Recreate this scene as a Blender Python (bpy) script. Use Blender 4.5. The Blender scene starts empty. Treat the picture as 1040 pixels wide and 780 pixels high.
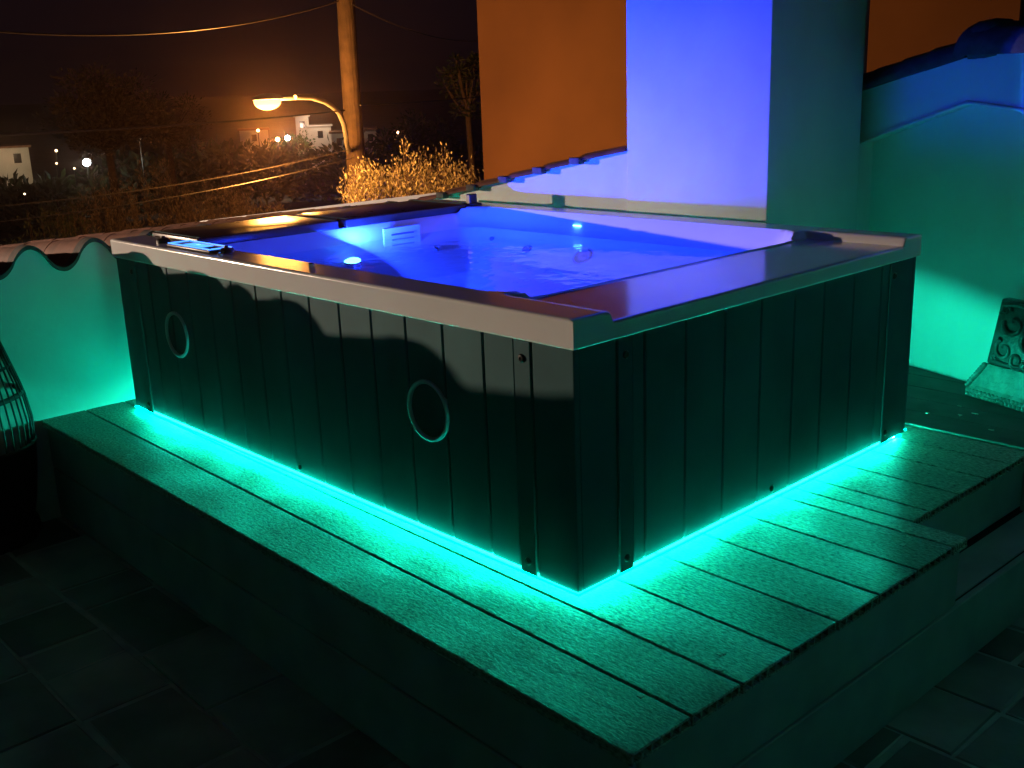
import bpy, bmesh, math, random
from mathutils import Vector, Matrix, noise
random.seed(7)
S = bpy.context.scene
C = S.collection
R = math.radians
PI = math.pi

# ------------------------------------------------------------------ camera
CAM = Vector((1.59081, -1.66897, 1.18346))
ROT = (1.29973722, 0.0358358443, 0.812545371)
FPX = 1069.73
cam_d = bpy.data.cameras.new('camera')
cam = bpy.data.objects.new('camera', cam_d)
C.objects.link(cam)
cam.location = CAM
cam.rotation_euler = ROT
cam_d.sensor_width = 36
cam_d.lens = FPX / 1040 * 36
cam_d.clip_start = 0.02
cam_d.clip_end = 3000
S.camera = cam
from mathutils import Euler
MR = Euler(ROT, 'XYZ').to_matrix()

def ray(px, py):
    return (MR @ Vector(((px - 520) / FPX, -(py - 390) / FPX, -1.0))).normalized()

def far(px, py, D):
    """a world point that stands D metres away (on the map) in the direction of a photo pixel"""
    d = ray(px, py)
    return CAM + d * (D / math.hypot(d.x, d.y))

def on(px, py, axis, v):
    d = ray(px, py)
    return CAM + d * ((v - CAM[axis]) / d[axis])

# ------------------------------------------------------------------ materials
def new_mat(name):
    m = bpy.data.materials.new(name)
    m.use_nodes = True
    nt = m.node_tree
    return m, nt, nt.nodes['Principled BSDF']

def mat(name, col, rough=0.5, var=0.0, vscale=6.0, bump=0.0, bscale=60.0, bstretch=(1, 1, 1), metal=0.0,
        spec=0.5, coat=0.0, col2=None, detail=6.0, bdist=0.002, rvar=0.0, transl=None):
    m, nt, p = new_mat(name)
    p.inputs['Roughness'].default_value = rough
    p.inputs['Metallic'].default_value = metal
    p.inputs['Specular IOR Level'].default_value = spec
    p.inputs['Coat Weight'].default_value = coat
    p.inputs['Coat Roughness'].default_value = 0.12
    c = (*col, 1)
    p.inputs['Base Color'].default_value = c
    tc = nt.nodes.new('ShaderNodeTexCoord')
    if var > 0 or col2:
        n = nt.nodes.new('ShaderNodeTexNoise')
        n.inputs['Scale'].default_value = vscale
        n.inputs['Detail'].default_value = detail
        nt.links.new(tc.outputs['Object'], n.inputs['Vector'])
        r = nt.nodes.new('ShaderNodeValToRGB')
        r.color_ramp.elements[0].position = 0.32
        r.color_ramp.elements[1].position = 0.68
        a = tuple(x * (1 - var) for x in col)
        b = tuple(min(1, x * (1 + var)) for x in col) if not col2 else col2
        r.color_ramp.elements[0].color = (*a, 1)
        r.color_ramp.elements[1].color = (*b, 1)
        nt.links.new(n.outputs['Fac'], r.inputs['Fac'])
        nt.links.new(r.outputs['Color'], p.inputs['Base Color'])
        if rvar > 0:
            mr = nt.nodes.new('ShaderNodeMapRange')
            mr.inputs['To Min'].default_value = rough - rvar
            mr.inputs['To Max'].default_value = rough + rvar
            nt.links.new(n.outputs['Fac'], mr.inputs['Value'])
            nt.links.new(mr.outputs['Result'], p.inputs['Roughness'])
    if bump > 0:
        mp = nt.nodes.new('ShaderNodeMapping')
        mp.inputs['Scale'].default_value = bstretch
        nt.links.new(tc.outputs['Object'], mp.inputs['Vector'])
        n2 = nt.nodes.new('ShaderNodeTexNoise')
        n2.inputs['Scale'].default_value = bscale
        n2.inputs['Detail'].default_value = 5
        nt.links.new(mp.outputs['Vector'], n2.inputs['Vector'])
        bp = nt.nodes.new('ShaderNodeBump')
        bp.inputs['Strength'].default_value = bump
        bp.inputs['Distance'].default_value = bdist
        nt.links.new(n2.outputs['Fac'], bp.inputs['Height'])
        nt.links.new(bp.outputs['Normal'], p.inputs['Normal'])
    return m

def emis(name, col, strength):
    m, nt, p = new_mat(name)
    p.inputs['Base Color'].default_value = (*[min(1, c * 0.3) for c in col], 1)
    p.inputs['Emission Color'].default_value = (*col, 1)
    p.inputs['Emission Strength'].default_value = strength
    return m

M = {}
M['acrylic'] = mat('white acrylic', (0.72, 0.73, 0.74), 0.16, var=0.03, vscale=5, coat=0.4)
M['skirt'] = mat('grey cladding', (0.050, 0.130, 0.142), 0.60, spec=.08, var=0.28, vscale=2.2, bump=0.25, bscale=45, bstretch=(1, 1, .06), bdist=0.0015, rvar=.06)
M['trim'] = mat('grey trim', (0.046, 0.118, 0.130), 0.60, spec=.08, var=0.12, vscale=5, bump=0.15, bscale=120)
M['black'] = mat('black plastic', (0.012, 0.012, 0.013), 0.4, var=.1, vscale=20)
M['pipe'] = mat('grey duct', (0.10, 0.105, 0.12), 0.5, var=.2, vscale=20)
M['cavity'] = mat('dark cavity', (0.01, 0.01, 0.012), 0.8, var=.2, vscale=20)
M['ring'] = mat('grey ring', (0.5, 0.52, 0.56), 0.3, var=.05, vscale=20)
M['screw'] = mat('dark screw', (0.03, 0.03, 0.032), 0.35, var=.1, vscale=50, metal=.6)
M['jet'] = mat('grey jet', (0.16, 0.17, 0.2), 0.35, var=.1, vscale=40)
M['chrome'] = mat('chrome', (0.75, 0.75, 0.76), 0.12, var=.03, vscale=30, metal=1)
M['cover'] = mat('brown vinyl', (0.022, 0.014, 0.010), 0.3, var=.3, vscale=9, bump=.3, bscale=25, bdist=.002, rvar=.08)
M['cladjoint'] = M['cavity']

def deck_mat():
    m, nt, p = new_mat('composite decking')
    tc = nt.nodes.new('ShaderNodeTexCoord')
    mp = nt.nodes.new('ShaderNodeMapping'); mp.inputs['Scale'].default_value = (0.22, 1, 1)
    nt.links.new(tc.outputs['Object'], mp.inputs['Vector'])
    n1 = nt.nodes.new('ShaderNodeTexNoise'); n1.inputs['Scale'].default_value = 9; n1.inputs['Detail'].default_value = 8
    nt.links.new(mp.outputs['Vector'], n1.inputs['Vector'])
    r = nt.nodes.new('ShaderNodeValToRGB')
    r.color_ramp.elements[0].position = .3; r.color_ramp.elements[0].color = (.20, .20, .16, 1)
    r.color_ramp.elements[1].position = .72; r.color_ramp.elements[1].color = (.34, .335, .27, 1)
    nt.links.new(n1.outputs['Fac'], r.inputs['Fac'])
    # small dark pits and pale grains
    mp2 = nt.nodes.new('ShaderNodeMapping'); mp2.inputs['Scale'].default_value = (0.45, 1, 1)
    nt.links.new(tc.outputs['Object'], mp2.inputs['Vector'])
    n2 = nt.nodes.new('ShaderNodeTexNoise'); n2.inputs['Scale'].default_value = 150; n2.inputs['Detail'].default_value = 3
    n2.inputs['Roughness'].default_value = .7
    nt.links.new(mp2.outputs['Vector'], n2.inputs['Vector'])
    cr = nt.nodes.new('ShaderNodeMapRange'); cr.inputs['From Min'].default_value = .35; cr.inputs['From Max'].default_value = .65
    cr.inputs['To Min'].default_value = .3; cr.inputs['To Max'].default_value = 1.7
    nt.links.new(n2.outputs['Fac'], cr.inputs['Value'])
    oi = nt.nodes.new('ShaderNodeObjectInfo')
    br = nt.nodes.new('ShaderNodeMapRange'); br.inputs['To Min'].default_value = .78; br.inputs['To Max'].default_value = 1.2
    nt.links.new(oi.outputs['Random'], br.inputs['Value'])
    # dried water marks and trodden dirt
    n3 = nt.nodes.new('ShaderNodeTexNoise'); n3.inputs['Scale'].default_value = 2.6; n3.inputs['Detail'].default_value = 10; n3.inputs['Roughness'].default_value = .65
    nt.links.new(tc.outputs['Object'], n3.inputs['Vector'])
    wr = nt.nodes.new('ShaderNodeMapRange'); wr.inputs['From Min'].default_value = .36; wr.inputs['From Max'].default_value = .6
    wr.inputs['To Min'].default_value = .72; wr.inputs['To Max'].default_value = 1.1
    nt.links.new(n3.outputs['Fac'], wr.inputs['Value'])
    m1 = nt.nodes.new('ShaderNodeMath'); m1.operation = 'MULTIPLY'
    nt.links.new(br.outputs['Result'], m1.inputs[0]); nt.links.new(cr.outputs['Result'], m1.inputs[1])
    m2 = nt.nodes.new('ShaderNodeMath'); m2.operation = 'MULTIPLY'
    nt.links.new(m1.outputs[0], m2.inputs[0]); nt.links.new(wr.outputs['Result'], m2.inputs[1])
    rg = nt.nodes.new('ShaderNodeMapRange'); rg.inputs['From Min'].default_value = .36; rg.inputs['From Max'].default_value = .6
    rg.inputs['To Min'].default_value = .28; rg.inputs['To Max'].default_value = .6
    nt.links.new(n3.outputs['Fac'], rg.inputs['Value']); nt.links.new(rg.outputs['Result'], p.inputs['Roughness'])
    mx = nt.nodes.new('ShaderNodeVectorMath'); mx.operation = 'SCALE'
    nt.links.new(r.outputs['Color'], mx.inputs[0]); nt.links.new(m2.outputs[0], mx.inputs['Scale'])
    nt.links.new(mx.outputs['Vector'], p.inputs['Base Color'])
    wv = nt.nodes.new('ShaderNodeTexNoise'); wv.inputs['Scale'].default_value = 30; wv.inputs['Detail'].default_value = 4
    nt.links.new(mp.outputs['Vector'], wv.inputs['Vector'])
    ad = nt.nodes.new('ShaderNodeMath'); ad.operation = 'ADD'
    nt.links.new(n2.outputs['Fac'], ad.inputs[0]); nt.links.new(wv.outputs['Fac'], ad.inputs[1])
    bp = nt.nodes.new('ShaderNodeBump'); bp.inputs['Strength'].default_value = .8; bp.inputs['Distance'].default_value = .0032
    nt.links.new(ad.outputs[0], bp.inputs['Height'])
    nt.links.new(bp.outputs['Normal'], p.inputs['Normal'])
    return m
M['deck'] = deck_mat()
M['deck_shaded'] = mat('shade-darkened decking', (0.13, 0.128, 0.12), 0.6, var=.3, vscale=6, bump=.6, bscale=60, bstretch=(.15, 1, 1), bdist=.002)  # darker base puts the back strip's shade into the colour
M['riser'] = mat('composite fascia', (0.32, 0.318, 0.305), 0.55, var=.15, vscale=6, bump=.4, bscale=80, bstretch=(.1, .1, 1), bdist=.001)
M['plaster'] = mat('white plaster', (0.70, 0.685, 0.66), 0.85, var=.07, vscale=2.5, bump=.6, bscale=9, bdist=.008)
M['plaster_dark'] = mat('plaster tower', (0.66, 0.645, 0.62), 0.85, var=.07, vscale=3, bump=.6, bscale=8, bdist=.008)
M['green_bounce'] = mat('turquoise bounce colour', (.16, .80, .62), 0.7, var=.08, vscale=4, bump=.3, bscale=30)  # colour chosen to bounce green light from unseen walls
M['ochre'] = mat('ochre render', (0.155, 0.08, 0.05), 0.9, var=.08, vscale=1.5, bump=.3, bscale=20, bdist=.004)
M['terracotta'] = mat('terracotta', (0.14, 0.048, 0.022), 0.75, var=.35, vscale=12, bump=.5, bscale=50, bdist=.003)
M['tile_edge'] = mat('weathered tile mortar', (0.075, 0.068, 0.062), 0.85, var=.3, vscale=25, bump=.5, bscale=60, bdist=.004)
M['wood_pole'] = mat('pole wood', (0.040, 0.024, 0.015), 0.85, var=.35, vscale=8, bump=.7, bscale=14, bstretch=(3, 3, .25), bdist=.02)
M['galv'] = mat('galvanised steel', (0.45, 0.44, 0.42), 0.45, var=.1, vscale=12, metal=.6)
M['cable'] = mat('cable sheath', (0.035, 0.03, 0.028), 0.5, var=.1, vscale=8)
M['rattan'] = mat('black rattan', (0.010, 0.010, 0.010), 0.55, var=.3, vscale=60, bump=.5, bscale=160, bdist=.001)
M['ground'] = mat('dry ground', (0.035, 0.032, 0.022), 0.95, var=.5, vscale=.25, bump=.5, bscale=3, bdist=.05)
M['road'] = mat('asphalt', (0.045, 0.045, 0.047), 0.85, var=.2, vscale=2, bump=.4, bscale=60)
M['bark'] = mat('bark', (0.10, 0.07, 0.05), 0.9, var=.3, vscale=20, bump=.6, bscale=30, bdist=.01)
M['white_wall'] = mat('village wall', (0.60, 0.57, 0.52), 0.9, var=.06, vscale=1.2)
M['roof'] = mat('village roof', (0.22, 0.11, 0.07), 0.85, var=.2, vscale=4)
M['dark_glass'] = mat('dark window', (0.02, 0.022, 0.025), 0.15, var=.2, vscale=2)
M['debris'] = mat('dry crumbs', (0.55, 0.52, 0.46), 0.8, var=.2, vscale=30)

def leaf_mat(name, a, b):
    m, nt, p = new_mat(name)
    g = nt.nodes.new('ShaderNodeNewGeometry')
    r = nt.nodes.new('ShaderNodeValToRGB')
    r.color_ramp.elements[0].color = (*a, 1); r.color_ramp.elements[1].color = (*b, 1)
    nt.links.new(g.outputs['Random Per Island'], r.inputs['Fac'])
    nt.links.new(r.outputs['Color'], p.inputs['Base Color'])
    p.inputs['Roughness'].default_value = .6
    tr = nt.nodes.new('ShaderNodeBsdfTranslucent')
    nt.links.new(r.outputs['Color'], tr.inputs['Color'])
    mx = nt.nodes.new('ShaderNodeMixShader'); mx.inputs['Fac'].default_value = .35
    out = nt.nodes['Material Output']
    nt.links.new(p.outputs[0], mx.inputs[1]); nt.links.new(tr.outputs[0], mx.inputs[2])
    nt.links.new(mx.outputs[0], out.inputs['Surface'])
    return m
M['leaf'] = leaf_mat('grey green leaves', (.22, .21, .13), (.46, .43, .30))
M['leaf_dry'] = leaf_mat('dry twigs and leaves', (.10, .075, .05), (.25, .19, .12))
M['leaf_dark'] = leaf_mat('dark leaves', (.025, .04, .018), (.07, .09, .04))
M['leaf_green'] = leaf_mat('green leaves', (.05, .10, .03), (.10, .2, .06))

def floor_mat():
    m, nt, p = new_mat('slate pavers')
    tc = nt.nodes.new('ShaderNodeTexCoord')
    n1 = nt.nodes.new('ShaderNodeTexNoise'); n1.inputs['Scale'].default_value = 3.5; n1.inputs['Detail'].default_value = 8
    nt.links.new(tc.outputs['Object'], n1.inputs['Vector'])
    r = nt.nodes.new('ShaderNodeValToRGB')
    r.color_ramp.elements[0].position = .3; r.color_ramp.elements[0].color = (.20, .155, .14, 1)
    r.color_ramp.elements[1].position = .7; r.color_ramp.elements[1].color = (.42, .345, .31, 1)
    nt.links.new(n1.outputs['Fac'], r.inputs['Fac'])
    g = nt.nodes.new('ShaderNodeNewGeometry')
    mr = nt.nodes.new('ShaderNodeMapRange'); mr.inputs['To Min'].default_value = .45; mr.inputs['To Max'].default_value = 1.35
    nt.links.new(g.outputs['Random Per Island'], mr.inputs['Value'])
    mx = nt.nodes.new('ShaderNodeVectorMath'); mx.operation = 'SCALE'
    nt.links.new(r.outputs['Color'], mx.inputs[0]); nt.links.new(mr.outputs['Result'], mx.inputs['Scale'])
    nt.links.new(mx.outputs['Vector'], p.inputs['Base Color'])
    p.inputs['Roughness'].default_value = .6
    n2 = nt.nodes.new('ShaderNodeTexNoise'); n2.inputs['Scale'].default_value = 18; n2.inputs['Detail'].default_value = 8
    nt.links.new(tc.outputs['Object'], n2.inputs['Vector'])
    bp = nt.nodes.new('ShaderNodeBump'); bp.inputs['Strength'].default_value = .7; bp.inputs['Distance'].default_value = .008
    nt.links.new(n2.outputs['Fac'], bp.inputs['Height']); nt.links.new(bp.outputs['Normal'], p.inputs['Normal'])
    return m
M['paver'] = floor_mat()
M['grout'] = mat('grout', (0.42, 0.39, 0.36), 0.9, var=.25, vscale=10, bump=.4, bscale=60)

def water_mat():
    m, nt, p = new_mat('pool water')
    nt.nodes.remove(p)
    tr = nt.nodes.new('ShaderNodeBsdfTransparent'); tr.inputs['Color'].default_value = (.80, .93, 1, 1)
    gl = nt.nodes.new('ShaderNodeBsdfGlossy'); gl.inputs['Roughness'].default_value = .03
    fr = nt.nodes.new('ShaderNodeFresnel'); fr.inputs['IOR'].default_value = 1.16
    tc = nt.nodes.new('ShaderNodeTexCoord')
    n = nt.nodes.new('ShaderNodeTexNoise'); n.inputs['Scale'].default_value = 9; n.inputs['Detail'].default_value = 2
    nt.links.new(tc.outputs['Object'], n.inputs['Vector'])
    bp = nt.nodes.new('ShaderNodeBump'); bp.inputs['Strength'].default_value = .4; bp.inputs['Distance'].default_value = .012
    nt.links.new(n.outputs['Fac'], bp.inputs['Height'])
    nt.links.new(bp.outputs['Normal'], gl.inputs['Normal']); nt.links.new(bp.outputs['Normal'], fr.inputs['Normal'])
    mx = nt.nodes.new('ShaderNodeMixShader')
    nt.links.new(fr.outputs[0], mx.inputs[0]); nt.links.new(tr.outputs[0], mx.inputs[1]); nt.links.new(gl.outputs[0], mx.inputs[2])
    nt.links.new(mx.outputs[0], nt.nodes['Material Output'].inputs['Surface'])
    return m
M['water'] = water_mat()

GREEN = (0.008, 1.0, 0.63)
BLUE = (0.010, 0.040, 1.0)
SODIUM = (1.0, 0.38, 0.07)
M['led'] = emis('green led strip', GREEN, 112)
M['led_back'] = emis('green led strip, rear run', GREEN, 850)
M['led_fill'] = emis('green led fill edging', (0.0, 1.0, .66), 88)
M['pool_led'] = emis('pool lamp lens', (0.12, 0.55, 1.0), 10)
M['pad_glow'] = emis('lit blue edge', (0.05, 0.25, 1.0), 2.6)
M['pad_icon'] = emis('pale blue icons', (0.2, 0.5, 1.0), 2.2)
M['bulb'] = emis('sodium bulb', (1.0, 0.44, 0.12), 5.5)
M['lamp_warm'] = emis('far warm lamp', (1.0, 0.5, 0.18), 30)
M['lamp_white'] = emis('far white lamp', (0.85, 0.95, 1.0), 40)
M['lamp_dim'] = emis('far dim lamp', (1.0, 0.7, 0.4), 5)

# ------------------------------------------------------------------ helpers
def tag(o, label=None, cat=None, group=None, kind=None):
    if label: o['label'] = label
    if cat: o['category'] = cat
    if group: o['group'] = group
    if kind: o['kind'] = kind
    return o

def empty(name, loc=(0, 0, 0), rz=0.0):
    o = bpy.data.objects.new(name, None)
    o.empty_display_size = .1
    C.objects.link(o)
    o.location = loc
    o.rotation_euler = (0, 0, rz)
    return o

class MB:
    """collects shapes in one bmesh and links them as ONE mesh object"""
    def __init__(s):
        s.bm = bmesh.new()
    def box(s, x0, x1, y0, y1, z0, z1, bev=0.0, seg=1, rot=None):
        r = bmesh.ops.create_cube(s.bm, size=1)
        vs = r['verts']
        c = Vector(((x0 + x1) / 2, (y0 + y1) / 2, (z0 + z1) / 2))
        d = (x1 - x0, y1 - y0, z1 - z0)
        for v in vs:
            v.co = Vector((v.co.x * d[0], v.co.y * d[1], v.co.z * d[2]))
        if rot is not None:
            for v in vs: v.co = rot @ v.co
        for v in vs: v.co += c
        if bev > 0:
            es = set()
            for v in vs: es.update(v.link_edges)
            bmesh.ops.bevel(s.bm, geom=list(es), offset=bev, segments=seg, affect='EDGES', profile=.5)
        return s
    def tube(s, pts, rad, n=10, cap=True):
        pts = [Vector(p) for p in pts]
        rads = rad if isinstance(rad, (list, tuple)) else [rad] * len(pts)
        rings = []
        up = Vector((0, 0, 1))
        t0 = (pts[1] - pts[0]).normalized()
        if abs(t0.z) > .95: up = Vector((1, 0, 0))
        nrm = (up - t0 * up.dot(t0)).normalized()
        for i, p in enumerate(pts):
            a = pts[max(0, i - 1)]; b = pts[min(len(pts) - 1, i + 1)]
            t = (b - a).normalized()
            nrm = (nrm - t * nrm.dot(t))
            nrm = nrm.normalized() if nrm.length > 1e-6 else t.orthogonal().normalized()
            bi = t.cross(nrm)
            rings.append([s.bm.verts.new(p + (nrm * math.cos(2 * PI * k / n) + bi * math.sin(2 * PI * k / n)) * rads[i]) for k in range(n)])
        for a, b in zip(rings, rings[1:]):
            for k in range(n):
                s.bm.faces.new((a[k], a[(k + 1) % n], b[(k + 1) % n], b[k]))
        if cap:
            s.bm.faces.new(rings[0][::-1]); s.bm.faces.new(rings[-1])
        return s
    def lathe(s, prof, n=24, c=(0, 0, 0), mtx=None, closed=False):
        c = Vector(c)
        rings = []
        for r, z in prof:
            ring = []
            for k in range(n):
                v = Vector((max(r, 1e-4) * math.cos(2 * PI * k / n), max(r, 1e-4) * math.sin(2 * PI * k / n), z))
                if mtx is not None: v = mtx @ v
                ring.append(s.bm.verts.new(v + c))
            rings.append(ring)
        pairs = list(zip(rings, rings[1:]))
        if closed: pairs.append((rings[-1], rings[0]))
        for a, b in pairs:
            for k in range(n):
                s.bm.faces.new((a[k], a[(k + 1) % n], b[(k + 1) % n], b[k]))
        if not closed:
            s.bm.faces.new(rings[0][::-1]); s.bm.faces.new(rings[-1])
        return s
    def prism(s, pts, vec):
        """a closed outline (3-D points) pushed along vec"""
        vec = Vector(vec)
        a = [s.bm.verts.new(Vector(p)) for p in pts]
        b = [s.bm.verts.new(Vector(p) + vec) for p in pts]
        n = len(a)
        s.bm.faces.new(a[::-1]); s.bm.faces.new(b)
        for k in range(n):
            s.bm.faces.new((a[k], a[(k + 1) % n], b[(k + 1) % n], b[k]))
        return s
    def quad(s, pts):
        s.bm.faces.new([s.bm.verts.new(Vector(p)) for p in pts])
        return s
    def mesh(s, name, m, smooth=True, angle=35, recalc=True):
        if recalc: bmesh.ops.recalc_face_normals(s.bm, faces=s.bm.faces[:])
        me = bpy.data.meshes.new(name)
        s.bm.to_mesh(me); s.bm.free()
        me.materials.append(m)
        if smooth:
            me.polygons.foreach_set('use_smooth', [True] * len(me.polygons))
            try: me.set_sharp_from_angle(angle=R(angle))
            except Exception: pass
        return me
    def build(s, name, m, parent=None, smooth=True, angle=35, recalc=True):
        o = bpy.data.objects.new(name, s.mesh(name, m, smooth, angle, recalc))
        C.objects.link(o)
        if parent: o.parent = parent
        return o

def copy_tree(o, parent=None):
    c = o.copy(); C.objects.link(c)
    if parent: c.parent = parent
    for ch in list(o.children): copy_tree(ch, c)
    return c

def cut(obj, cutters):
    """boolean holes in a mesh object, then the cutters are thrown away"""
    for me in cutters:
        co = bpy.data.objects.new('cutter', me); C.objects.link(co)
        md = obj.modifiers.new('b', 'BOOLEAN'); md.operation = 'DIFFERENCE'; md.object = co; md.solver = 'EXACT'
        dg = bpy.context.evaluated_depsgraph_get(); dg.update()
        nm = bpy.data.meshes.new_from_object(obj.evaluated_get(dg))
        obj.modifiers.clear(); obj.data = nm
        bpy.data.objects.remove(co)
    obj.data.polygons.foreach_set('use_smooth', [False] * len(obj.data.polygons))

# ------------------------------------------------------------------ hot tub
L, W, H = 2.43, 1.62, 0.62
TOP, SHELF = 0.69, 0.664
tub = empty('hot_tub', (-L / 2, W / 2, 0))
tag(tub, 'rectangular white hot tub with dark panelled sides, blue lit basin and green glow beneath', 'hot tub')
def T(o):   # keep world coordinates for a part of the tub
    o.location = (L / 2, -W / 2, 0); return o

def sm(a, b, x):
    t = min(1, max(0, (x - a) / (b - a))); return t * t * (3 - 2 * t)

BX0, BX1, BY0, BY1 = -2.05, -0.325, 0.115, 1.505
def basin_d(x, y):
    cx, cy = (BX0 + BX1) / 2, (BY0 + BY1) / 2
    hx, hy = (BX1 - BX0) / 2, (BY1 - BY0) / 2
    r = .13
    qx, qy = abs(x - cx) - hx + r, abs(y - cy) - hy + r
    return -(math.hypot(max(qx, 0), max(qy, 0)) + min(max(qx, qy), 0) - r)
PROF = [(0, .69), (.004, .684), (.012, .66), (.03, .60), (.05, .565), (.09, .53), (.16, .49), (.26, .45), (.36, .425), (.42, .40), (.47, .33), (.53, .26), (.62, .235), (1.2, .23)]
def prof(d):
    for (a, za), (b, zb) in zip(PROF, PROF[1:]):
        if d <= b:
            return za + (zb - za) * (d - a) / (b - a)
    return PROF[-1][1]
def tub_z(x, y):
    # raised bands along the long sides, lower shelf on the right
    s = sm(BX1 - .03, BX1 - .0, x) * sm(.112, .122, y) * (1 - sm(1.515, 1.53, y))
    s = max(s, (1 - sm(BX0, BX0 + .02, x)) * sm(-2.445, -2.43, x + .001) * sm(.124, .134, y) * (1 - sm(1.485, 1.50, y)) if x < BX0 + .02 else 0)
    z = TOP + (SHELF - TOP) * s
    d = basin_d(x, y)
    if d > 0:
        z = min(z, prof(d))
    return z
def shell():
    b = MB(); bm = b.bm
    x0, x1, y0, y1 = -L - .012, .012, -.012, W + .012
    e = .006
    nx, ny = 245, 164
    xs = [x0 + e + (x1 - x0 - 2 * e) * i / (nx - 1) for i in range(nx)]
    ys = [y0 + e + (y1 - y0 - 2 * e) * j / (ny - 1) for j in range(ny)]
    g = [[bm.verts.new((x, y, tub_z(x, y))) for y in ys] for x in xs]
    for i in range(nx - 1):
        for j in range(ny - 1):
            bm.faces.new((g[i][j], g[i + 1][j], g[i + 1][j + 1], g[i][j + 1]))
    loop = [g[i][0] for i in range(nx)] + [g[nx - 1][j] for j in range(1, ny)] + [g[i][ny - 1] for i in range(nx - 2, -1, -1)] + [g[0][j] for j in range(ny - 2, 0, -1)]
    def off(v, d, dz, absz=None):
        x, y, z = v.co
        nxx = (-1 if abs(x - xs[0]) < 1e-6 else 0) + (1 if abs(x - xs[-1]) < 1e-6 else 0)
        nyy = (-1 if abs(y - ys[0]) < 1e-6 else 0) + (1 if abs(y - ys[-1]) < 1e-6 else 0)
        return bm.verts.new((x + nxx * d, y + nyy * d, absz if absz is not None else z + dz))
    prev = loop
    for d, dz, az in [(e * .7, -e * .3, None), (e, -e, None), (e, -e - .002, None), (e, 0, H + .006), (e, 0, H + .004), (e * .5, 0, H), (-.03, 0, H)]:
        cur = [off(v, d, dz, az) for v in loop]
        n = len(cur)
        for k in range(n):
            bm.faces.new((prev[k], cur[k], cur[(k + 1) % n], prev[(k + 1) % n]))
        prev = cur
    return b
T(shell().build('shell', M['acrylic'], tub, angle=50))

SK0 = 0.022   # underside of the cladding
def panel(axis, spans, plane, sign, name, holes=()):
    """boards side by side with open V joints, on a dark backing"""
    b = MB()
    for a, c in spans:
        if axis == 'x': b.box(a, c, min(plane, plane - sign * .018), max(plane, plane - sign * .018), SK0, H, .0035)
        else: b.box(min(plane, plane - sign * .018), max(plane, plane - sign * .018), a, c, SK0, H, .0035)
    o = b.build(name, M['skirt'], tub, smooth=False)
    if holes:
        cs = []
        for hx, hz in holes:
            q = MB(); q.lathe([(.076, -.05), (.076, .05)], 48, (hx, plane, hz), Matrix.Rotation(R(90), 3, 'X'))
            cs.append(q.mesh('c', M['skirt']))
        cut(o, cs)
    return T(o)
def spans(edges, gap=.0045):
    return [(a + gap / 2, b - gap / 2) for a, b in zip(edges, edges[1:])]
ex = [-2.33, -2.27, -2.166] + [-.308 - .155 * k for k in range(11, -1, -1)] + [-.195, -.133]
HOLES = [(-.537, .37), (-1.985, .374)]
panel('x', spans(ex), 0.0, -1, 'cladding_panel', HOLES)
ey = [.143, .2] + [.25, .412, .579, .746, .911, 1.068, 1.237, 1.407] + [1.464, 1.50]
panel('y', spans(ey), 0.0, 1, 'cladding_panel')
panel('x', spans([-2.30] + [-2.2 + .155 * k for k in range(14)] + [-.13]), W, 1, 'cladding_panel')
panel('y', spans([.13] + [.25 + .155 * k for k in range(8)] + [1.50]), -L, -1, 'cladding_panel')
b = MB()
b.box(-L + .03, -.024, .024, .028, SK0 + .002, H - .002)
b.box(-.028, -.024, .028, W - .028, SK0 + .002, H - .002)
b.box(-L + .03, -.024, W - .028, W - .024, SK0 + .002, H - .002)
b.box(-L + .026, -L + .03, .028, W - .028, SK0 + .002, H - .002)
bk = b.build('inner_frame', M['cavity'], tub, smooth=False)
cs = []
for hx, hz in HOLES:
    q = MB(); q.lathe([(.074, -.05), (.074, .05)], 48, (hx, .02, hz), Matrix.Rotation(R(90), 3, 'X')); cs.append(q.mesh('c', M['cavity']))
cut(bk, cs); T(bk)
for hx, hz in HOLES:
    q = MB(); m3 = Matrix.Rotation(R(90), 3, 'X')
    q.lathe([(.0735, -.012), (.083, -.010), (.086, .001), (.085, .007), (.080, .009), (.0755, .006), (.0735, .000)][::-1], 56, (hx, 0.0, hz), m3, closed=True)
    po = T(q.build('porthole', M['ring'], tub))
    q = MB(); q.lathe([(.0745, -.001), (.0725, -.001), (.070, -.085), (.03, -.088), (.001, -.088), (.001, -.09), (.0745, -.09)], 48, (hx, 0, hz), m3, closed=True)
    q.build('recess', M['pipe'], po)
for (cx, cy, sx, sy) in ((0, 0, -1, 1), (0, W, -1, -1), (-L, 0, 1, 1), (-L, W, 1, -1)):
    q = MB()
    wx, wy = .131 if cx == 0 else .098, .141 if cy == 0 else .118
    px, py = -sx * .003, -sy * .003
    q.box(*sorted((cx + px, cx + sx * wx)), *sorted((cy + py, cy + sy * .014)), SK0 - .004, H, .003, 2)
    q.box(*sorted((cx + px, cx + sx * .014)), *sorted((cy + sy * .0145, cy + sy * wy)), SK0 - .004, H, .003, 2)
    T(q.build('corner_trim', M['trim'], tub, smooth=False))
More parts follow.
